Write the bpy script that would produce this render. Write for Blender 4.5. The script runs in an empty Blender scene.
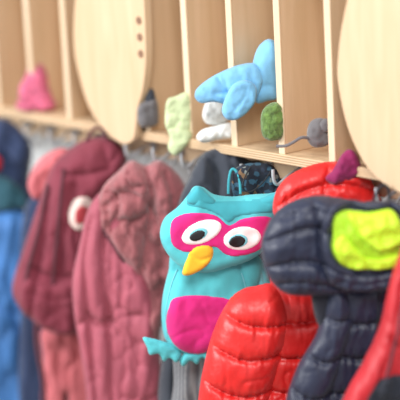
import bpy, bmesh, math, random
import numpy as np
from mathutils import Vector, noise, Quaternion
from mathutils.geometry import delaunay_2d_cdt
random.seed(3)
Z0=0.95
ALPHA=math.radians(50); PITCH=math.radians(12.5); ROLL=math.radians(3)
R=Vector((math.cos(ALPHA),math.sin(ALPHA),0)); N=Vector((math.sin(ALPHA),-math.cos(ALPHA),0)); UPZ=Vector((0,0,1))
def lin(c):
    return tuple(((v/255)/12.92 if v/255<=0.04045 else ((v/255+0.055)/1.055)**2.4) for v in c)+(1,)
# ---------------------------------------------------------------- materials
def newmat(name):
    m=bpy.data.materials.new(name); m.use_nodes=True
    return m, m.node_tree, m.node_tree.nodes['Principled BSDF']
def fabric(name,col,rough=.85,bump=.25,scale=900,sheen=.15,var=.12,vscale=14,dist=.001,coat=0):
    m,t,b=newmat(name); c=lin(col)
    tc=t.nodes.new('ShaderNodeTexCoord')
    n1=t.nodes.new('ShaderNodeTexNoise'); n1.inputs['Scale'].default_value=vscale; n1.inputs['Detail'].default_value=4
    n2=t.nodes.new('ShaderNodeTexNoise'); n2.inputs['Scale'].default_value=scale; n2.inputs['Detail'].default_value=3
    t.links.new(tc.outputs['Object'],n1.inputs['Vector']); t.links.new(tc.outputs['Object'],n2.inputs['Vector'])
    r=t.nodes.new('ShaderNodeValToRGB')
    r.color_ramp.elements[0].position=.3; r.color_ramp.elements[1].position=.7
    r.color_ramp.elements[0].color=tuple(v*(1-var) for v in c[:3])+(1,)
    r.color_ramp.elements[1].color=tuple(min(1,v*(1+var)) for v in c[:3])+(1,)
    t.links.new(n1.outputs['Fac'],r.inputs['Fac']); t.links.new(r.outputs['Color'],b.inputs['Base Color'])
    bp=t.nodes.new('ShaderNodeBump'); bp.inputs['Strength'].default_value=bump; bp.inputs['Distance'].default_value=dist
    t.links.new(n2.outputs['Fac'],bp.inputs['Height']); t.links.new(bp.outputs['Normal'],b.inputs['Normal'])
    b.inputs['Roughness'].default_value=rough
    b.inputs['Sheen Weight'].default_value=sheen
    b.inputs['Coat Weight'].default_value=coat; b.inputs['Coat Roughness'].default_value=.35
    return m
def nylon(name,col,rough=.42,sheen=.05):
    return fabric(name,col,rough,.3,80,sheen,.05,9,.004)
def wood(name,col,ply=False,vert=False):
    m,t,b=newmat(name); c=lin(col)
    tc=t.nodes.new('ShaderNodeTexCoord'); mp=t.nodes.new('ShaderNodeMapping')
    mp.inputs['Scale'].default_value=(22,22,2.2) if vert else (2.5,30,30)
    t.links.new(tc.outputs['Object'],mp.inputs['Vector'])
    n1=t.nodes.new('ShaderNodeTexNoise'); n1.inputs['Scale'].default_value=1.6; n1.inputs['Detail'].default_value=5; n1.inputs['Distortion'].default_value=.6
    t.links.new(mp.outputs['Vector'],n1.inputs['Vector'])
    r=t.nodes.new('ShaderNodeValToRGB'); r.color_ramp.elements[0].position=.3; r.color_ramp.elements[1].position=.72
    r.color_ramp.elements[0].color=(c[0]*.9,c[1]*.87,c[2]*.81,1); r.color_ramp.elements[1].color=(min(1,c[0]*1.03),c[1]*1.03,c[2]*1.04,1)
    t.links.new(n1.outputs['Fac'],r.inputs['Fac'])
    out=r.outputs['Color']
    if ply:
        w=t.nodes.new('ShaderNodeTexWave'); w.bands_direction='Z'; w.inputs['Scale'].default_value=62; w.inputs['Distortion'].default_value=.4
        t.links.new(tc.outputs['Object'],w.inputs['Vector'])
        r2=t.nodes.new('ShaderNodeValToRGB'); r2.color_ramp.elements[0].color=(.42,.30,.2,1); r2.color_ramp.elements[0].position=.25; r2.color_ramp.elements[1].color=(1,1,1,1); r2.color_ramp.elements[1].position=.6
        t.links.new(w.outputs['Fac'],r2.inputs['Fac'])
        mx=t.nodes.new('ShaderNodeMixRGB'); mx.blend_type='MULTIPLY'; mx.inputs[0].default_value=.6
        t.links.new(out,mx.inputs[1]); t.links.new(r2.outputs['Color'],mx.inputs[2]); out=mx.outputs['Color']
    t.links.new(out,b.inputs['Base Color']); b.inputs['Roughness'].default_value=.5
    return m
def plain(name,col,rough=.6,metal=0,var=.05):
    m=fabric(name,col,rough,.05,60,0,var,6); m.node_tree.nodes['Principled BSDF'].inputs['Metallic'].default_value=metal; return m

M=dict(
 wood=wood('birch_plywood',(216,186,152),vert=True), edge=wood('birch_plywood_layers',(222,194,160),ply=True), disc=wood('birch_panel',(216,186,152),vert=True), lip=wood('birch_edge',(228,204,174),vert=True),
 holeshade=plain('dark_hole',(132,98,76),.7), wall=plain('painted_wall',(212,214,214),.9), floor=plain('linoleum',(150,140,125),.5),
 teal=fabric('teal_plush',(84,192,200),.9,.5,500), tealD=fabric('teal_dark_plush',(60,160,172),.9,.4,500), tealL=fabric('teal_light_nylon',(124,208,220),.7,.2,500),
 magenta=fabric('magenta_plush',(212,32,122),.9,.35,700), white=fabric('white_plush',(238,236,234),.9,.2,700,var=.03), black=plain('black_felt',(14,14,18),.55),
 yellow=fabric('yellow_plush',(240,188,44),.9,.3,700),
 red=nylon('red_nylon',(220,34,32),.4), redD=fabric('red_shell',(186,26,38),.5,.2,500,.05,.1),
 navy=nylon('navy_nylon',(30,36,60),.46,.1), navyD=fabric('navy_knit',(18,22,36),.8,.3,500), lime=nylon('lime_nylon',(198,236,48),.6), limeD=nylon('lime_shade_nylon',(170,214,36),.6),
 rose=fabric('rose_shell',(170,82,98),.7,.3,90,.1,.1,12,.003), fleece=fabric('dusty_fleece',(156,88,92),.95,1.0,260,.4,.18,70,.003),
 maroon=fabric('maroon_canvas',(126,48,64),.85,.3,500,.1,.12), maroonD=fabric('maroon_webbing',(84,30,44),.8,.3,400), pinkP=fabric('salmon_cotton',(196,102,108),.85,.2,500),
 blue=fabric('blue_nylon',(62,118,182),.6,.15,400), navyB=fabric('dark_blue_cotton',(38,54,88),.85,.2,400), petrol=fabric('petrol_cotton',(34,80,94),.8,.2,400),
 grey=fabric('grey_jersey',(110,112,118),.9,.3,600), dgrey=fabric('charcoal_fabric',(56,60,70),.9,.3,500), sky=fabric('light_blue_plush',(122,184,224),.9,.8,400,.3),
 wht=fabric('offwhite_plush',(226,226,222),.95,.5,500,.3), green=fabric('green_knit',(96,124,60),.95,1,220,.3,.35,90,.003), mint=fabric('pale_green_felt',(196,208,162),.9,.3,500),
 gmouse=fabric('grey_plush',(104,100,102),.95,.6,400,.3), hot=fabric('magenta_felt',(140,28,84),.9,.3,500), pinktoy=fabric('pink_knit',(206,100,130),.95,1,180,.2,.5,90,.004),
 hook=plain('hook_steel',(190,192,196),.4,.3), cream=fabric('cream_patch',(232,212,202),.85,.3,500), patchred=fabric('patch_red',(186,64,72),.85,.3,500),
)
m,t,b=newmat('striped_jersey'); tc=t.nodes.new('ShaderNodeTexCoord'); w=t.nodes.new('ShaderNodeTexWave'); w.bands_direction='X'; w.inputs['Scale'].default_value=34
t.links.new(tc.outputs['Object'],w.inputs['Vector']); r=t.nodes.new('ShaderNodeValToRGB'); r.color_ramp.elements[0].color=lin((96,98,104)); r.color_ramp.elements[1].color=lin((140,140,142))
t.links.new(w.outputs['Fac'],r.inputs['Fac']); t.links.new(r.outputs['Color'],b.inputs['Base Color']); b.inputs['Roughness'].default_value=.9; M['stripe']=m
m,t,b=newmat('floral_cotton'); tc=t.nodes.new('ShaderNodeTexCoord'); v=t.nodes.new('ShaderNodeTexVoronoi'); v.inputs['Scale'].default_value=110
t.links.new(tc.outputs['Object'],v.inputs['Vector']); hs=t.nodes.new('ShaderNodeSeparateColor'); t.links.new(v.outputs['Color'],hs.inputs[0])
r=t.nodes.new('ShaderNodeValToRGB'); r.color_ramp.interpolation='CONSTANT'; e=r.color_ramp.elements; e[0].color=lin((26,32,44)); e[1].position=.6; e[1].color=lin((50,84,104))
x=e.new(.76); x.color=lin((120,90,64)); x=e.new(.84); x.color=lin((34,44,60)); x=e.new(.93); x.color=lin((120,124,120))
t.links.new(hs.outputs[0],r.inputs['Fac']); t.links.new(r.outputs['Color'],b.inputs['Base Color']); b.inputs['Roughness'].default_value=.9; M['floral']=m
# ---------------------------------------------------------------- helpers
def empty(name,loc=(0,0,0)):
    o=bpy.data.objects.new(name,None); o.empty_display_size=.05; o.location=loc; bpy.context.collection.objects.link(o); return o
class Frame:
    """camera-facing plane for image coordinates: world anchor, image x of the anchor, scale (m per image pixel)"""
    def __init__(s,O,ref,S): s.O=Vector((O[0],O[1],O[2]+Z0)); s.ref=ref; s.S=S
    def pt(s,x,y,n=0):
        a=x-s.ref; b=200-y; u=a*math.cos(ROLL)+b*math.sin(ROLL); w=(-a*math.sin(ROLL)+b*math.cos(ROLL))/math.cos(PITCH)  # x, y are image pixels; camera roll and pitch are undone here
        return s.O+(R*u+UPZ*w+N*n)*s.S
def cat(p,n=8,closed=True):
    p=[np.array(q,float) for q in p]; L=len(p); out=[]
    for i in range(L if closed else L-1):
        if closed: a,b,c,d=p[i-1],p[i],p[(i+1)%L],p[(i+2)%L]
        else: a,b,c,d=p[max(i-1,0)],p[i],p[i+1],p[min(i+2,L-1)]
        for k in range(n):
            t=k/n; out.append(.5*((2*b)+(-a+c)*t+(2*a-5*b+4*c-d)*t*t+(-a+3*b-3*c+d)*t**3))
    if not closed: out.append(p[-1])
    return np.array(out)
def resample(P,step):
    Q=np.vstack([P,P[:1]]); seg=np.linalg.norm(np.diff(Q,axis=0),axis=1); s=np.concatenate([[0],np.cumsum(seg)]); n=max(8,int(s[-1]/step))
    tt=np.linspace(0,s[-1],n,endpoint=False); return np.stack([np.interp(tt,s,Q[:,0]),np.interp(tt,s,Q[:,1])],1)
def dist_poly(X,P,closed=True):
    A=P; B=np.roll(P,-1,axis=0)
    if not closed: A=P[:-1]; B=P[1:]
    d=np.full(len(X),1e9)
    for a,b in zip(A,B):
        ab=b-a; l=max(ab@ab,1e-9); t=np.clip(((X-a)@ab)/l,0,1); d=np.minimum(d,np.linalg.norm(X-(a+t[:,None]*ab),axis=1))
    return d
def inside(X,P):
    r=np.zeros(len(X),bool); B=np.roll(P,-1,axis=0)
    for a,b in zip(P,B):
        c=(a[1]>X[:,1])!=(b[1]>X[:,1])
        with np.errstate(divide='ignore',invalid='ignore'): xi=(b[0]-a[0])*(X[:,1]-a[1])/(b[1]-a[1])+a[0]
        r^=c&(X[:,0]<xi)
    return r
class Surf:
    """inflated textile panel: outline + thickness + creases + wrinkles
       wr entries: (amp,fx,fy,seed) soft folds, (amp,fx,fy,seed,'r') sharp creases"""
    def __init__(s,outline,T,Rr=25,n0=0,creases=(),wr=None,tilt=(0,0,0,0),smooth=True,step=4,base=None,pucker=0,pdir=(.26,.07)):
        P=cat(outline) if smooth else np.array(outline,float)
        s.P=resample(P,step); s.T=T; s.R=Rr; s.n0=n0; s.wr=wr; s.tilt=tilt; s.base=base; s.step=step; s.pucker=pucker; s.pdir=pdir
        s.cr=[(cat(c[0],6,False),c[1],c[2]) for c in creases]
    def h(s,X):
        d=dist_poly(X,s.P)
        q=1-np.clip(d/s.R,0,1); prof=np.sqrt(np.clip(1-q*q,0,1))
        f=np.full(len(X),0.0)
        near=np.full(len(X),1e9)
        for c,dep,wd in s.cr:
            dc=dist_poly(X,c,False); f-=dep*np.exp(-dc/wd); near=np.minimum(near,dc)
        if s.wr:
            for w in (s.wr if isinstance(s.wr,list) else [s.wr]):
                amp,fx,fy,seed=w[:4]
                if len(w)==5:
                    for k,(x,y) in enumerate(X):
                        wx=x+9*noise.noise(Vector((x*.03,y*.03,seed+3))); wy=y+9*noise.noise(Vector((x*.03,y*.03,seed+9)))
                        n_=noise.noise(Vector((wx*fx+seed,wy*fy,seed*1.3))); mod=max(0,.5+1.6*noise.noise(Vector((x*.02,y*.02,seed+20))))
                        f[k]-=amp*mod*math.exp(-abs(n_)/.09)
                else:
                    f+=np.array([amp*noise.fractal(Vector((x*fx+seed,y*fy-seed,seed*1.7)),.9,2.0,3) for x,y in X])
        if s.pucker:
            px,py=s.pdir
            f+=np.array([s.pucker*noise.noise(Vector((x*px,y*py,5.1))) for x,y in X])*(.12+1.0*np.exp(-near/6))
        base=np.full(len(X),float(s.n0))
        if s.base is not None: base=s.base.front(X)+s.n0
        tx,ty,cx,cy=s.tilt; base=base+tx*(X[:,0]-cx)+ty*(X[:,1]-cy)
        return base,prof,f
    def front(s,X):
        b,p,f=s.h(X); return b+s.T*p+f*np.minimum(p*1.2,1)
def make(name,fr,sf,mat,par,back=None,res=None,two_sided=True):
    P=sf.P; step=res or sf.step
    mn=P.min(0); mx=P.max(0); xs=np.arange(mn[0],mx[0],step); ys=np.arange(mn[1],mx[1],step*.87)
    G=np.array([(x+(step/2 if j%2 else 0),y) for j,y in enumerate(ys) for x in xs])
    G=G[inside(G,P)]; 
    if len(G): G=G[dist_poly(G,P)>step*.45]
    allp=np.vstack([P,G]); nb=len(P)
    v,e,f,ov,oe,of=delaunay_2d_cdt([Vector(p) for p in allp],[(i,(i+1)%nb) for i in range(nb)],[],1,1e-5)
    X=np.array([[q[0],q[1]] for q in v]); d=dist_poly(X,P); b_,pr,ff=sf.h(X)
    fn=b_+sf.T*pr+ff*np.minimum(pr*1.2,1); bk=(sf.T if back is None else back)
    bn=b_-bk*pr
    if sf.base is not None and not two_sided: fn=np.where(d<1e-3,b_-sf.n0-.6,fn)
    bm=bmesh.new(); F=[bm.verts.new(fr.pt(x[0],x[1],n)) for x,n in zip(X,fn)]
    if two_sided: B=[F[i] if d[i]<1e-3 else bm.verts.new(fr.pt(X[i][0],X[i][1],bn[i])) for i in range(len(X))]
    for t_ in f:
        try: bm.faces.new([F[i] for i in t_])
        except ValueError: pass
        if two_sided:
            try: bm.faces.new([B[i] for i in reversed(t_)])
            except ValueError: pass
    bmesh.ops.recalc_face_normals(bm,faces=bm.faces)
    if not two_sided and len(bm.faces):
        if sum((q.normal for q in bm.faces),Vector()).dot(N)<0: bmesh.ops.reverse_faces(bm,faces=bm.faces)
    for q in bm.faces: q.smooth=True
    me=bpy.data.meshes.new(name); bm.to_mesh(me); bm.free(); me.materials.append(M[mat])
    o=bpy.data.objects.new(name,me); bpy.context.collection.objects.link(o)
    if par is not None: o.parent=par; o.location=-par.location
    return sf
def tube(name,pts,r,mat,par,smooth=True):
    cu=bpy.data.curves.new(name,'CURVE'); cu.dimensions='3D'; cu.bevel_depth=r; cu.bevel_resolution=4; cu.use_fill_caps=True
    sp=cu.splines.new('NURBS' if smooth else 'POLY'); sp.points.add(len(pts)-1)
    for i,p in enumerate(pts): sp.points[i].co=(*p,1)
    if smooth: sp.use_endpoint_u=True; sp.order_u=3
    tmp=bpy.data.objects.new(name+'_c',cu); bpy.context.collection.objects.link(tmp)
    dg=bpy.context.evaluated_depsgraph_get(); me=bpy.data.meshes.new_from_object(tmp.evaluated_get(dg)); bpy.data.objects.remove(tmp)
    me.materials.clear(); me.materials.append(M[mat])
    for p in me.polygons: p.use_smooth=True
    o=bpy.data.objects.new(name,me); bpy.context.collection.objects.link(o)
    if par is not None: o.parent=par; o.location=-par.location
    return o
def on(fr,sf,pts,lift=0):
    """lay a polyline on the front of a textile surface"""
    C=cat(pts,6,False); n=sf.front(C); return [fr.pt(c[0],c[1],k+lift) for c,k in zip(C,n)]
def box(name,lo,hi,mat,par=None,bev=.0015):
    bm=bmesh.new(); bmesh.ops.create_cube(bm,size=1)
    for v in bm.verts: v.co=Vector([(lo[i]+hi[i])/2+v.co[i]*(hi[i]-lo[i]) for i in range(3)])
    if bev: bmesh.ops.bevel(bm,geom=list(bm.edges),offset=bev,segments=2,affect='EDGES')
    me=bpy.data.meshes.new(name); bm.to_mesh(me); bm.free(); me.materials.append(M[mat])
    o=bpy.data.objects.new(name,me); bpy.context.collection.objects.link(o)
    if par is not None: o.parent=par; o.location=-par.location
    return o
def panel(name,outline,y0,y1,mat,par):
    P=cat(outline,8); bm=bmesh.new(); vs=[bm.verts.new((p[0],y0,p[1]+Z0)) for p in P]; f=bm.faces.new(vs)
    ex=bmesh.ops.extrude_face_region(bm,geom=[f]); 
    for v in [g for g in ex['geom'] if isinstance(g,bmesh.types.BMVert)]: v.co.y=y1
    bmesh.ops.recalc_face_normals(bm,faces=bm.faces)
    me=bpy.data.meshes.new(name); bm.to_mesh(me); bm.free(); me.materials.append(M[mat])
    o=bpy.data.objects.new(name,me); bpy.context.collection.objects.link(o)
    mo=o.modifiers.new('b','BEVEL'); mo.width=.003; mo.segments=3; mo.limit_method='ANGLE'
    o.parent=par; o.location=-par.location
    return o
# ---------------------------------------------------------------- room
box('floor',(-5,-6,-.05),(4,.24,0),'floor',bev=0)
box('wall_back',(-5,.24,0),(4,.34,2.7),'wall',bev=0)
box('wall_left',(-5.1,-6,0),(-5,.34,2.7),'wall',bev=0)
box('baseboard_back',(-5,.222,0),(4,.24,.09),'wall')
# ---------------------------------------------------------------- shelf
shelf=empty('cubby_shelf',(0,.1,Z0+.12))
zb,zt=.113,.133
box('bottom_board',(-1.7,0,Z0+zb),(1.25,.225,Z0+zt),'edge',shelf)
box('top_board',(-1.7,0,Z0+.56),(1.25,.225,Z0+.58),'edge',shelf)
box('back_panel',(-1.7,.225,Z0+zb),(1.25,.238,Z0+.58),'wood',shelf)
for i in range(-9,8):
    X=.117+i*.148
    box('divider_%d'%(i+10),(X-.009,.009,Z0+zt),(X+.009,.225,Z0+.56),'wood',shelf)
    box('divider_edge_%d'%(i+10),(X-.009,.006,Z0+zt),(X+.009,.009,Z0+.56),'lip',shelf,bev=.0005)
def disc(cx,nm):
    o=[(cx-.185,.27),(cx-.19,.33),(cx-.18,.40),(cx-.16,.47),(cx-.13,.54),(cx+.0,.585),(cx+.075,.54),(cx+.08,.45),(cx+.078,.36),(cx+.072,.29),(cx+.055,.23),(cx+.035,.19),(cx+.025,.15),(cx+.01,.115),(cx-.03,.103),(cx-.09,.125),(cx-.15,.18)]
    panel(nm,o,-.022,-.001,'disc',shelf)
disc(-.21,'round_panel_1')
P2=[( .465,.30),(.468,.36),(.485,.43),(.515,.50),(.58,.56),(.70,.58),(.82,.54),(.88,.44),(.90,.32),(.86,.20),(.78,.13),(.69,.10),(.61,.105),(.54,.14),(.49,.21)]
panel('round_panel_2',P2,-.022,-.001,'disc',shelf)
for i,zz in enumerate((.395,.358,.321)):
    bm=bmesh.new(); bmesh.ops.create_cone(bm,cap_ends=True,segments=24,radius1=.009,radius2=.009,depth=.004)
    for v in bm.verts: v.co=Vector((v.co.x-.151,-.0225+v.co.z*.4,v.co.y+Z0+zz-.005))
    bmesh.ops.recalc_face_normals(bm,faces=bm.faces)
    me=bpy.data.meshes.new('finger_hole_%d'%(i+1)); bm.to_mesh(me); bm.free(); me.materials.append(M['holeshade'])  # solid brown discs, coloured like the shade inside holes; nothing is recessed
    o=bpy.data.objects.new('finger_hole_%d'%(i+1),me); bpy.context.collection.objects.link(o); o.parent=shelf; o.location=-shelf.location
# hooks
rail=empty('coat_hook_rail',(0,.08,Z0+zb-.03))
box('rail_board',(-1.7,.075,Z0+zb-.055),(1.25,.095,Z0+zb-.001),'wood',rail)
for i in range(-10,10):
    X=.055+i*.099; z=Z0+zb-.02
    tube('prong_%d'%(i+11),[(X,.075,z),(X,.03,z-.012),(X,-.0,z-.03),(X,-.012,z-.012),(X,-.01,z+.008)],.0036,'hook',rail)
    tube('lower_prong_%d'%(i+11),[(X,.075,z-.012),(X,.05,z-.03),(X,.03,z-.05),(X,.012,z-.045),(X,.008,z-.028)],.0034,'hook',rail)
    box('plate_%d'%(i+11),(X-.008,.068,z-.02),(X+.008,.076,z+.012),'hook',rail)
# ---------------------------------------------------------------- frames
FO=Frame((.1447,-.08,.034),215,.00211); FR=Frame((.4059,-.08,.0697),300,.001997); FN=Frame((.5395,-.10,.0914),340,.001933)
F2=Frame((.673,-.1,.1095),390,.001876); FP=Frame((-.1734,-.06,-.0124),130,.002252); FM=Frame((-.3835,-.06,-.041),75,.002342); FB=Frame((-.6467,-.05,-.0783),15,.002458)
T1=Frame((-.654,0,-.0884),30,.00248); T2=Frame((-.140,0,-.019),160,.00226); T3=Frame((.117,0,.0159),235,.00215); T4=Frame((.3589,.02,.0449),320,.002054)
T5=Frame((.2442,0,.033),275,.0021); T6=Frame((.0492,.01,.0048),218,.002183); T8=Frame((-.1765,0,-.0237),150,.002276)
def E(name,fr,x,y): return empty(name,fr.pt(x,y))
# ---------------------------------------------------------------- owl backpack
p=E('owl_backpack',FO,215,185)
body=Surf([(176,250),(168,272),(162,298),(161,322),(165,342),(178,354),(196,358),(214,352),(232,342),(246,322),(254,298),(262,276),(258,256),(230,246)],22,18,0,
 creases=[([(176,262),(169,285),(165,315),(170,342),(190,355)],3,2),([(240,262),(246,290),(242,322),(224,348)],4,2.5)],wr=[(2.5,.03,.02,1),(1.5,.04,.03,4,'r')],step=2.4)
make('body',FO,body,'teal',p)
make('side_gusset',FO,Surf([(240,255),(262,262),(272,290),(270,320),(258,345),(236,348),(236,300)],14,14,-14,wr=(3,.05,.03,4),step=3.5),'tealL',p)
belly=Surf([(168,305),(173,294),(190,290),(212,291),(231,295),(237,310),(233,329),(220,344),(199,353),(180,348),(168,333),(165,318)],2.2,4,0,base=body,wr=(1.2,.05,.05,2),step=2.0)
make('belly',FO,belly,'magenta',p,two_sided=False)
head=Surf([(188,190),(194,182),(203,183),(214,190),(232,192),(252,190),(268,189),(280,188),(280,200),(274,220),(268,240),(252,254),(230,262),(206,268),(184,264),(168,250),(160,232),(164,214),(178,202)],18,16,20,
 wr=(2.5,.03,.03,7),step=2.4)
make('head',FO,head,'teal',p)
make('crest',FO,Surf([(192,186),(212,193),(234,194),(256,192),(278,190),(275,204),(258,205),(238,208),(228,214),(216,206),(200,200),(186,198)],1.4,3,0,base=head,step=2.2),'tealD',p,two_sided=False)
make('ear_left',FO,Surf([(187,196),(190,186),(198,179),(208,187),(216,196),(204,199)],6,6,32,wr=(1,.1,.1,2),step=2.2),'tealD',p)
make('ear_right',FO,Surf([(255,195),(266,189),(283,182),(284,194),(279,206),(268,204)],6,6,30,step=2.2),'tealD',p)
m1=Surf([(170,226),(172,213),(184,206),(200,204),(216,207),(228,216),(240,210),(256,207),(269,209),(273,218),(268,232),(256,243),(240,247),(225,246),(214,238),(200,242),(184,243),(173,237)],1.6,3,0,base=head,step=1.8)
make('eye_mask',FO,m1,'magenta',p,two_sided=False)
def ell(cx,cy,rx,ry,rot=0,n=14):
    c,s=math.cos(math.radians(rot)),math.sin(math.radians(rot))
    return [(cx+rx*math.cos(t)*c-ry*math.sin(t)*s,cy+rx*math.cos(t)*s+ry*math.sin(t)*c) for t in [2*math.pi*k/n for k in range(n)]]
eL=Surf(ell(201,223,21,11,-22),1.2,2.5,0,base=m1,step=1.6); eR=Surf(ell(241,229,19,12,-8),1.2,2.5,0,base=m1,step=1.6)
make('eye_white_left',FO,eL,'white',p,two_sided=False); make('eye_white_right',FO,eR,'white',p,two_sided=False)
make('eye_ring_left',FO,Surf(ell(198,225,10,6,-22),.6,2,0,base=eL,step=1.3),'tealL',p,two_sided=False)
make('eye_ring_right',FO,Surf(ell(237,231,10,7,-8),.6,2,0,base=eR,step=1.3),'tealL',p,two_sided=False)
make('pupil_left',FO,Surf(ell(197,226,8.5,5,-22),1,2,.6,base=eL,step=1.2),'black',p,two_sided=False)
make('pupil_right',FO,Surf(ell(236,231.5,8.5,6.2,-8),1,2,.6,base=eR,step=1.2),'black',p,two_sided=False)
make('beak',FO,Surf([(189,242),(197,236),(208,235),(213,241),(211,251),(202,260),(190,266),(182,265),(185,253)],5,5,37,step=1.8,creases=[([(188,243),(200,250),(212,246)],2.5,1.5)]),'yellow',p)
foot=lambda n,o: make(n,FO,Surf(o,5,5,12,wr=(1.5,.1,.1,3),step=2,smooth=True),'teal',p)
foot('foot_left',[(142,336),(152,337),(166,341),(178,347),(181,355),(176,362),(169,357),(163,361),(158,353),(149,354),(146,346)])
foot('foot_right',[(184,352),(196,350),(211,346),(214,352),(209,360),(202,357),(197,364),(190,360),(183,366),(179,360)])
tube('piping_left',on(FO,body,[(177,266),(170,285),(165,312),(167,334)],1.0),.0012,'tealL',p)
tube('piping_right',on(FO,body,[(241,268),(246,290),(242,320),(228,342)],1.0),.0012,'tealL',p)
tube('hanging_loop',[FO.pt(228,192,8),FO.pt(228,178,4),FO.pt(232,166,0),FO.pt(240,176,4),FO.pt(240,192,8)],.0028,'tealD',p)
make('shoulder_strap',FO,Surf([(248,262),(258,262),(268,300),(270,345),(262,346),(256,305)],4,4,4,step=3),'tealL',p)
# things behind owl
FG=Frame((.10,-.02,.034),205,.00218)
p=E('striped_trousers',FO,190,340)
make('legs',FG,Surf([(160,330),(215,330),(228,380),(232,450),(196,455),(190,400),(186,455),(150,450),(156,390)],14,14,12,wr=(6,.05,.01,8),step=4),'stripe',p,back=4)
p=E('charcoal_jacket',FG,200,175)
make('jacket_body',FG,Surf([(174,186),(186,166),(205,160),(222,162),(232,172),(262,176),(290,190),(300,230),(300,330),(285,450),(150,450),(150,330),(158,230)],16,16,-20,creases=[([(190,168),(200,190),(196,230)],7,3),([(212,164),(220,185),(240,200)],7,3)],wr=[(7,.05,.012,9),(6,.05,.02,3,'r')],step=3),'dgrey',p,back=2)
p=E('floral_bag',FO,255,175)
make('pouch',FO,Surf([(232,174),(240,166),(256,163),(272,166),(280,178),(282,196),(270,205),(240,205),(232,190)],9,9,-2,wr=[(3,.08,.05,11),(3,.06,.03,1,'r')],step=2.6),'floral',p)
tube('drawstring',[FO.pt(250,165,8),FO.pt(240,180,12),FO.pt(246,192,12),FO.pt(262,182,12),FO.pt(270,170,8)],.0015,'black',p)
# ---------------------------------------------------------------- red puffer jacket
p=E('red_puffer_jacket',FR,320,175)
rt=Surf([(270,290),(290,282),(320,280),(350,290),(356,340),(350,400),(345,450),(244,450),(252,400),(262,340)],30,26,-12,
 creases=[([(262,318),(300,322),(350,312)],8,2.6),([(258,352),(300,358),(350,346)],8,2.6),([(252,388),(300,394),(350,382)],8,2.6),([(246,424),(300,432),(350,420)],8,2.6)],wr=[(3,.02,.02,3),(1.6,.06,.05,6,'r')],step=2.0,pucker=3)
make('front_panel',FR,rt,'red',p)
sl=Surf([(258,288),(272,286),(288,296),(294,318),(288,350),(278,385),(270,420),(264,452),(195,452),(198,405),(204,368),(214,332),(228,304),(242,292)],32,30,-2,
 creases=[([(224,312),(252,322),(294,322)],9,2.8),([(210,344),(246,356),(290,352)],9,2.8),([(202,380),(238,394),(282,388)],9,2.8),([(196,418),(232,432),(272,424)],9,2.8)],wr=[(4,.02,.02,8),(1.8,.05,.05,16,'r')],step=2.0,pucker=3.2)
make('sleeve',FR,sl,'red',p)
make('hood',FR,Surf([(276,222),(275,200),(284,184),(300,173),(322,166),(345,165),(364,170),(374,186),(384,215),(350,240),(300,240)],22,24,-16,
 creases=[([(278,208),(306,190),(340,184),(376,192)],7,3),([(280,226),(310,212),(345,206),(380,212)],7,3),([(330,166),(324,190),(322,235)],5,2.4)],wr=[(3,.03,.03,5),(1.5,.06,.05,4,'r')],step=2.2,pucker=2.6),'red',p)
make('collar',FR,Surf([(285,225),(340,225),(352,260),(350,300),(280,300),(272,262)],24,20,-24,wr=(4,.05,.05,2),step=4),'red',p)
tube('zip_front',on(FR,rt,[(322,286),(322,330),(316,390),(310,440)],.5),.0022,'redD',p)
# ---------------------------------------------------------------- navy puffer jacket
p=E('navy_puffer_jacket',FN,335,195)
hood=Surf([(261,246),(266,226),(277,209),(296,198),(318,194),(338,196),(360,200),(384,200),(402,210),(410,238),(404,268),(386,286),(352,292),(316,294),(286,292),(268,275)],26,24,8,
 creases=[([(262,240),(290,226),(314,222),(326,226)],7,3),([(264,264),(290,256),(312,256),(324,260)],8,3),([(276,280),(300,276),(330,280),(380,286)],6,3),([(280,214),(306,205),(326,207)],5,2.6),
 ([(312,196),(318,220),(320,250),(332,274),(366,286)],6,3)],wr=[(3,.03,.03,12),(1.2,.06,.05,9,'r')],step=2.0,pucker=3)
make('hood',FN,hood,'navy',p)
# hood opening: lining in two folded layers, framed by the puffy hood edge
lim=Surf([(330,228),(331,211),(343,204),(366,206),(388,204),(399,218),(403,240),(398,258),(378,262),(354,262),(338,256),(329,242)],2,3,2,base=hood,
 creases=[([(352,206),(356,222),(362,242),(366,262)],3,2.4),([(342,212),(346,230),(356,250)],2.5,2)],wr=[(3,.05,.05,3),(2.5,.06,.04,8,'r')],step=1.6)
make('hood_lining',FN,lim,'limeD',p,two_sided=False)  # darker lime base puts the fold shading into the colour
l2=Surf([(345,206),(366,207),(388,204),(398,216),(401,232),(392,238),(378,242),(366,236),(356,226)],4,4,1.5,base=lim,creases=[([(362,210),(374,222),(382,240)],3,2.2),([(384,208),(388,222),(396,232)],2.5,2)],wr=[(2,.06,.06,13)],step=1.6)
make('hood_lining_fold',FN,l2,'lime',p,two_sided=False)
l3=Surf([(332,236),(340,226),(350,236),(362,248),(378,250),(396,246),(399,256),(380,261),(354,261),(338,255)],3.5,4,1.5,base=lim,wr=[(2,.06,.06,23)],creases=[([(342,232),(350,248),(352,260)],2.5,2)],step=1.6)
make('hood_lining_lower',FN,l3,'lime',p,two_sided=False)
tube('hood_edge_roll',on(FN,hood,[(402,206),(388,201),(366,202),(346,199),(331,203),(325,216),(325,238),(332,256),(350,265)],4),.0075,'navy',p)
make('hood_rim',FN,Surf([(326,258),(345,262),(372,265),(396,260),(407,264),(394,279),(368,285),(344,283),(328,275)],12,9,29,wr=(2.5,.1,.05,5),creases=[([(334,272),(362,276),(396,269)],3,2)],step=2.0,pucker=2.4),'navy',p)
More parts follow.
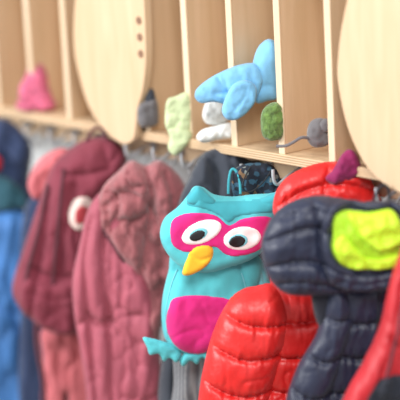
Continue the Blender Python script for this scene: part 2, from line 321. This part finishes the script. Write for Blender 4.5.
nt=Surf([(338,284),(360,276),(392,268),(404,285),(402,330),(392,375),(382,450),(310,450),(316,400),(330,350),(336,315)],24,22,-4,
 creases=[([(330,316),(360,322),(402,316)],7,2.6),([(326,350),(360,358),(400,350)],7,2.6),([(316,386),(345,394),(392,386)],7,2.6),([(310,422),(340,430),(386,424)],7,2.6)],wr=[(3,.03,.02,21),(1.6,.06,.05,2,'r')],step=2.0,pucker=3)
make('front_panel',FN,nt,'navy',p)
tube('front_zip',on(FN,nt,[(378,288),(378,330),(370,380),(362,440)],.5),.0022,'navyD',p)
ns=Surf([(330,286),(342,282),(354,296),(356,324),(346,358),(336,396),(328,452),(281,452),(287,405),(299,368),(316,338),(324,312)],22,20,6,
 creases=[([(322,312),(338,318),(356,314)],7,2.6),([(306,350),(326,360),(350,352)],7,2.6),([(292,388),(314,398),(338,390)],7,2.6),([(284,424),(306,432),(332,426)],7,2.6)],wr=[(3,.03,.02,31),(1.6,.06,.05,12,'r')],step=2.0,pucker=3)
make('sleeve',FN,ns,'navy',p)
make('inner_gap_shade',FN,Surf([(312,286),(330,280),(336,300),(328,328),(318,322)],8,8,6,step=3),'navyD',p)  # near-black panel painting the shade of the gap beside the sleeve
tube('hanging_loop',[FN.pt(372,202,6),FN.pt(376,190,4),FN.pt(384,182,2),FN.pt(390,192,4),FN.pt(388,204,6)],.0025,'navyD',p)
# ---------------------------------------------------------------- right red jacket
p=E('red_rain_jacket',F2,400,240)
r2=Surf([(404,240),(394,264),(387,292),(380,325),(364,362),(348,392),(334,450),(470,450),(470,300),(450,250),(425,232)],22,16,16,creases=[([(406,250),(397,300),(387,350),(362,420)],5,2),([(388,330),(402,340),(430,336)],5,3)],wr=[(5,.05,.015,4),(5,.06,.02,4,'r')],step=2.3)
make('torso',F2,r2,'redD',p)
tube('zip',on(F2,r2,[(407,252),(400,300),(390,350),(368,430)],.5),.0028,'maroonD',p)
make('pocket',F2,Surf([(378,372),(420,372),(430,420),(366,420)],5,5,0,base=r2,step=2.6,wr=(2,.1,.1,3)),'navyD',p,two_sided=False)
# ---------------------------------------------------------------- rose jacket with fleece
p=E('fleece_lined_jacket',FP,150,160)
sh=Surf([(96,196),(112,186),(128,200),(136,240),(150,300),(158,360),(162,450),(84,450),(84,400),(78,350),(72,310),(72,275),(80,240),(86,214)],20,14,4,
 creases=[([(92,215),(84,260),(88,320),(98,440)],8,3),([(108,205),(102,260),(108,320),(112,440)],8,3),([(74,300),(100,318),(150,312)],3,2)],wr=[(6,.05,.01,4),(6,.05,.012,5,'r'),(3,.06,.05,8,'r')],step=2.3)
make('shell',FP,sh,'rose',p)
fh=Surf([(98,204),(104,184),(120,168),(132,158),(146,163),(160,158),(178,171),(188,190),(191,215),(186,240),(178,262),(170,290),(160,330),(150,380),(146,340),(138,296),(128,268),(114,246),(102,228)],20,16,12,
 creases=[([(108,200),(124,188),(144,194),(158,222),(162,262)],9,4),([(146,162),(152,190),(148,230),(142,270),(148,330)],10,4),([(165,168),(174,200),(170,240),(160,290)],9,4),([(112,222),(130,214),(150,240)],7,4)],wr=[(8,.05,.03,14),(7,.05,.03,5,'r')],step=2.3)
make('fleece_hood',FP,fh,'fleece',p)
tube('front_zip',on(FP,fh,[(104,226),(118,246),(131,270),(141,298),(149,345)],1),.0032,'maroonD',p)
make('sleeve',FP,Surf([(124,256),(140,262),(156,296),(160,360),(164,452),(116,452),(114,380),(114,300)],18,14,10,creases=[([(118,330),(140,338),(160,330)],5,3),([(116,390),(140,398),(162,390)],5,3)],wr=[(6,.05,.015,24),(6,.05,.025,9,'r')],step=2.3),'rose',p)
# ---------------------------------------------------------------- maroon backpack
p=E('maroon_backpack',FM,90,150)
mb=Surf([(46,182),(54,164),(68,150),(86,139),(104,136),(120,142),(128,156),(122,172),(108,186),(98,205),(92,240),(88,290),(82,330),(60,334),(36,324),(16,304),(11,284),(22,250),(32,222)],24,18,6,
 creases=[([(52,186),(46,230),(34,290),(30,318)],7,2.4),([(62,166),(80,170),(110,164)],6,2.4),([(30,262),(55,272),(86,268)],6,2.4),([(76,180),(66,230),(62,268)],5,2.4)],wr=[(5,.04,.02,6),(6,.05,.02,1,'r')],step=2.4)
make('body',FM,mb,'maroon',p)
make('front_pocket',FM,Surf([(26,272),(50,278),(84,276),(84,322),(60,330),(34,320),(18,302)],7,6,0,base=mb,step=2.6,creases=[([(28,284),(54,292),(84,288)],3,2)],wr=(3,.06,.06,4,'r')),'maroon',p,two_sided=False)
bd=Surf(ell(83,207,13,17,10),2,3,2,base=mb,step=2); make('round_patch',FM,bd,'cream',p,two_sided=False)
make('patch_emblem',FM,Surf([(76,212),(78,202),(84,198),(90,202),(91,211),(86,216),(79,216)],.6,2,.8,base=bd,step=1.5),'patchred',p,two_sided=False)
tube('side_strap_left',on(FM,mb,[(50,180),(40,225),(26,275),(24,300)],1),.005,'maroonD',p)
tube('side_strap_right',on(FM,mb,[(66,164),(60,220),(54,270),(52,322)],1),.004,'maroonD',p)
tube('haul_loop',[FM.pt(86,146,16),FM.pt(90,132,8),FM.pt(100,126,2),FM.pt(108,134,8),FM.pt(108,146,16)],.004,'maroonD',p)
tube('loose_strap',[FM.pt(36,312,20),FM.pt(34,340,18),FM.pt(42,380,16),FM.pt(40,420,14),FM.pt(46,452,12)],.006,'maroonD',p)
p=E('salmon_trousers',FM,70,320)
make('legs',FM,Surf([(40,334),(86,334),(96,360),(96,450),(66,450),(62,400),(56,450),(36,450),(38,370)],14,12,-16,wr=[(5,.06,.015,4),(6,.06,.02,4,'r')],step=2.8),'pinkP',p,back=4)
p=E('dusty_pink_scarf',FM,45,165)
make('cloth',FM,Surf([(32,172),(44,158),(62,150),(74,158),(60,180),(46,196),(34,202),(27,188)],9,9,-10,wr=[(5,.08,.05,4),(4,.06,.05,3,'r')],step=3),'pinkP',p)
p=E('dark_blue_jacket',FM,60,200)
make('body',FM,Surf([(22,215),(60,200),(110,200),(116,300),(112,450),(20,450),(14,330)],8,18,-40,wr=[(6,.05,.012,14)],step=5),'navyB',p,back=4)
# blue jackets
p=E('blue_rain_jacket',FB,15,205)
make('torso',FB,Surf([(-30,232),(-10,214),(14,208),(32,216),(40,245),(44,300),(48,370),(54,450),(-50,450),(-45,320)],22,18,0,creases=[([(20,210),(10,280),(22,360),(26,450)],8,4),([(36,300),(16,310),(-10,300)],6,4)],wr=[(6,.05,.015,7),(6,.05,.015,3,'r')],step=3),'blue',p)
p=E('navy_school_bag',FB,10,130)
make('body',FB,Surf([(-40,150),(-20,128),(4,122),(22,134),(32,152),(28,185),(32,204),(10,212),(-40,212)],20,22,-14,wr=[(8,.06,.03,9)],step=4,creases=[([(-10,130),(10,160),(30,170)],6,4)]),'navyB',p)
make('red_tab',FB,Surf([(-8,156),(1,154),(4,162),(1,170),(-8,170)],6,6,8,step=3),'redD',p)
make('petrol_flap',FB,Surf([(-14,176),(8,176),(24,190),(28,206),(4,210),(-20,208)],8,10,6,wr=[(4,.08,.04,9)],step=4),'petrol',p)
# ---------------------------------------------------------------- toys on shelf
p=E('blue_plush_elephant',T3,255,98)
b1=Surf([(253,58),(258,47),(267,41),(276,46),(279,62),(279,84),(277,98),(266,101),(256,103),(250,92),(250,74)],11,11,8,wr=[(2,.06,.04,3),(4,.05,.04,3,'r')],step=2.0); make('body',T3,b1,'sky',p)
make('head',T3,Surf([(196,89),(206,80),(220,72),(238,65),(254,64),(262,76),(258,94),(246,104),(230,104),(214,101),(201,102),(195,97)],9,9,14,wr=[(2,.08,.06,5),(4,.05,.04,7,'r')],step=1.8,creases=[([(222,74),(226,86),(222,100)],3,2),([(214,92),(232,90),(248,82)],3,2)]),'sky',p)
make('ear',T3,Surf([(232,82),(244,78),(254,84),(254,98),(246,109),(236,116),(226,116),(221,108),(224,96)],5,6,25,wr=[(2,.1,.1,7)],step=1.8,creases=[([(246,84),(240,98),(230,110)],2,1.5)]),'sky',p)
p=E('white_plush_bunny',T6,218,138)
make('head',T6,Surf([(202,116),(206,103),(216,98),(228,101),(233,112),(228,122),(216,126),(206,124)],9,10,0,wr=[(3,.1,.08,3),(3,.1,.1,3,'r')],step=2.0),'wht',p)
make('paws',T6,Surf([(196,137),(202,129),(216,125),(230,122),(236,129),(233,137),(218,139),(204,142)],8,7,7,wr=[(3,.12,.1,8)],step=2.0,creases=[([(216,122),(218,130),(216,139)],3,2)]),'wht',p)
p=E('green_knit_ball',T5,273,140)
make('ball',T5,Surf([(260,118),(264,108),(273,103),(281,106),(284,120),(283,136),(272,141),(262,136)],11,11,2,wr=[(3,.2,.2,8)],step=2.2,creases=[([(261,112),(272,114),(283,110)],3,1.5)]),'green',p)
p=E('grey_plush_mouse',T4,318,145)
make('body',T4,Surf([(306,130),(310,121),(320,118),(329,124),(331,136),(326,145),(314,147),(307,141)],10,9,4,wr=[(3,.1,.1,3)],step=2.2),'gmouse',p)
tube('tail',[T4.pt(308,138,8),T4.pt(302,134,12),T4.pt(292,141,10),T4.pt(284,146,6),T4.pt(276,146,2)],.0032,'gmouse',p)
make('ear',T4,Surf(ell(324,124,6,7),3,4,13,step=2),'gmouse',p)
p=E('magenta_felt_cloth',T4,340,155)
make('cloth',T4,Surf([(336,146),(344,140),(352,146),(356,160),(350,168),(338,172),(328,174),(321,168),(328,160)],6,7,50,wr=[(4,.1,.08,3)],step=2.2),'hot',p)
p=E('pale_green_felt_toy',T2,178,125)
make('head',T2,Surf([(167,97),(176,92),(188,88),(192,98),(192,118),(188,128),(176,126),(166,122)],5,6,34,step=2.2,wr=[(2,.1,.1,2),(2,.08,.08,2,'r')]),'mint',p)
make('leaf',T2,Surf([(168,122),(182,121),(193,128),(186,140),(175,149),(168,142),(170,132)],5,6,36,step=2.2,wr=[(2,.1,.1,2)]),'mint',p)
p=E('grey_plush_toy',T8,148,125)
make('body',T8,Surf([(138,116),(139,106),(147,100),(156,98),(159,110),(158,124),(148,127),(140,125)],8,8,6,step=2.4,wr=[(3,.1,.1,2)]),'gmouse',p)
make('dark_patch',T8,Surf([(145,98),(149,90),(154,90),(156,100),(149,106)],5,5,6,step=2.4),'dgrey',p)
p=E('pink_knitted_hat',T1,35,110)
make('crown',T1,Surf([(22,102),(22,88),(28,78),(32,67),(42,64),(49,74),(51,88),(55,100),(51,108),(36,111)],9,10,3,step=2.4,wr=[(2,.08,.05,2),(3,.07,.04,2,'r')]),'pinktoy',p)
make('brim',T1,Surf([(20,102),(36,101),(55,100),(57,108),(38,112),(20,110)],10,5,4,step=2.4,wr=[(2,.2,.1,2)]),'pinktoy',p)
# ---------------------------------------------------------------- lights
w=bpy.data.worlds.new('W'); bpy.context.scene.world=w; w.use_nodes=True
w.node_tree.nodes['Background'].inputs[0].default_value=(.92,.96,1,1); w.node_tree.nodes['Background'].inputs[1].default_value=.9
def area(n,loc,tgt,size,en,col):
    l=bpy.data.lights.new(n,'AREA'); l.size=size; l.energy=en; l.color=col; o=bpy.data.objects.new(n,l); bpy.context.collection.objects.link(o); o.location=loc
    o.rotation_euler=(Vector(tgt)-Vector(loc)).to_track_quat('-Z','Y').to_euler()
area('window_light',(-1.4,-3.0,2.4),(-.1,0,1),1.5,135,(.98,.99,1))
area('overhead_fill',(1.8,-1.6,2.9),(.1,0,1),.9,56,(1,.98,.95))  # unseen area light, added above to give soft brightness
# ---------------------------------------------------------------- camera
cd=bpy.data.cameras.new('camera'); cam=bpy.data.objects.new('camera',cd); bpy.context.collection.objects.link(cam)
v=Vector((-math.sin(ALPHA)*math.cos(PITCH),math.cos(ALPHA)*math.cos(PITCH),-math.sin(PITCH)))
cam.location=Vector((0,0,Z0))-v*4
q=v.to_track_quat('-Z','Y')
cam.rotation_mode='QUATERNION'; cam.rotation_quaternion=Quaternion(v,ROLL)@q
cd.sensor_width=36; cd.lens=36*1818/400; cd.clip_end=50
cd.dof.use_dof=True; cd.dof.focus_distance=3.76; cd.dof.aperture_fstop=1.3
bpy.context.scene.camera=cam
bpy.context.scene.view_settings.view_transform='Standard'
print('done')
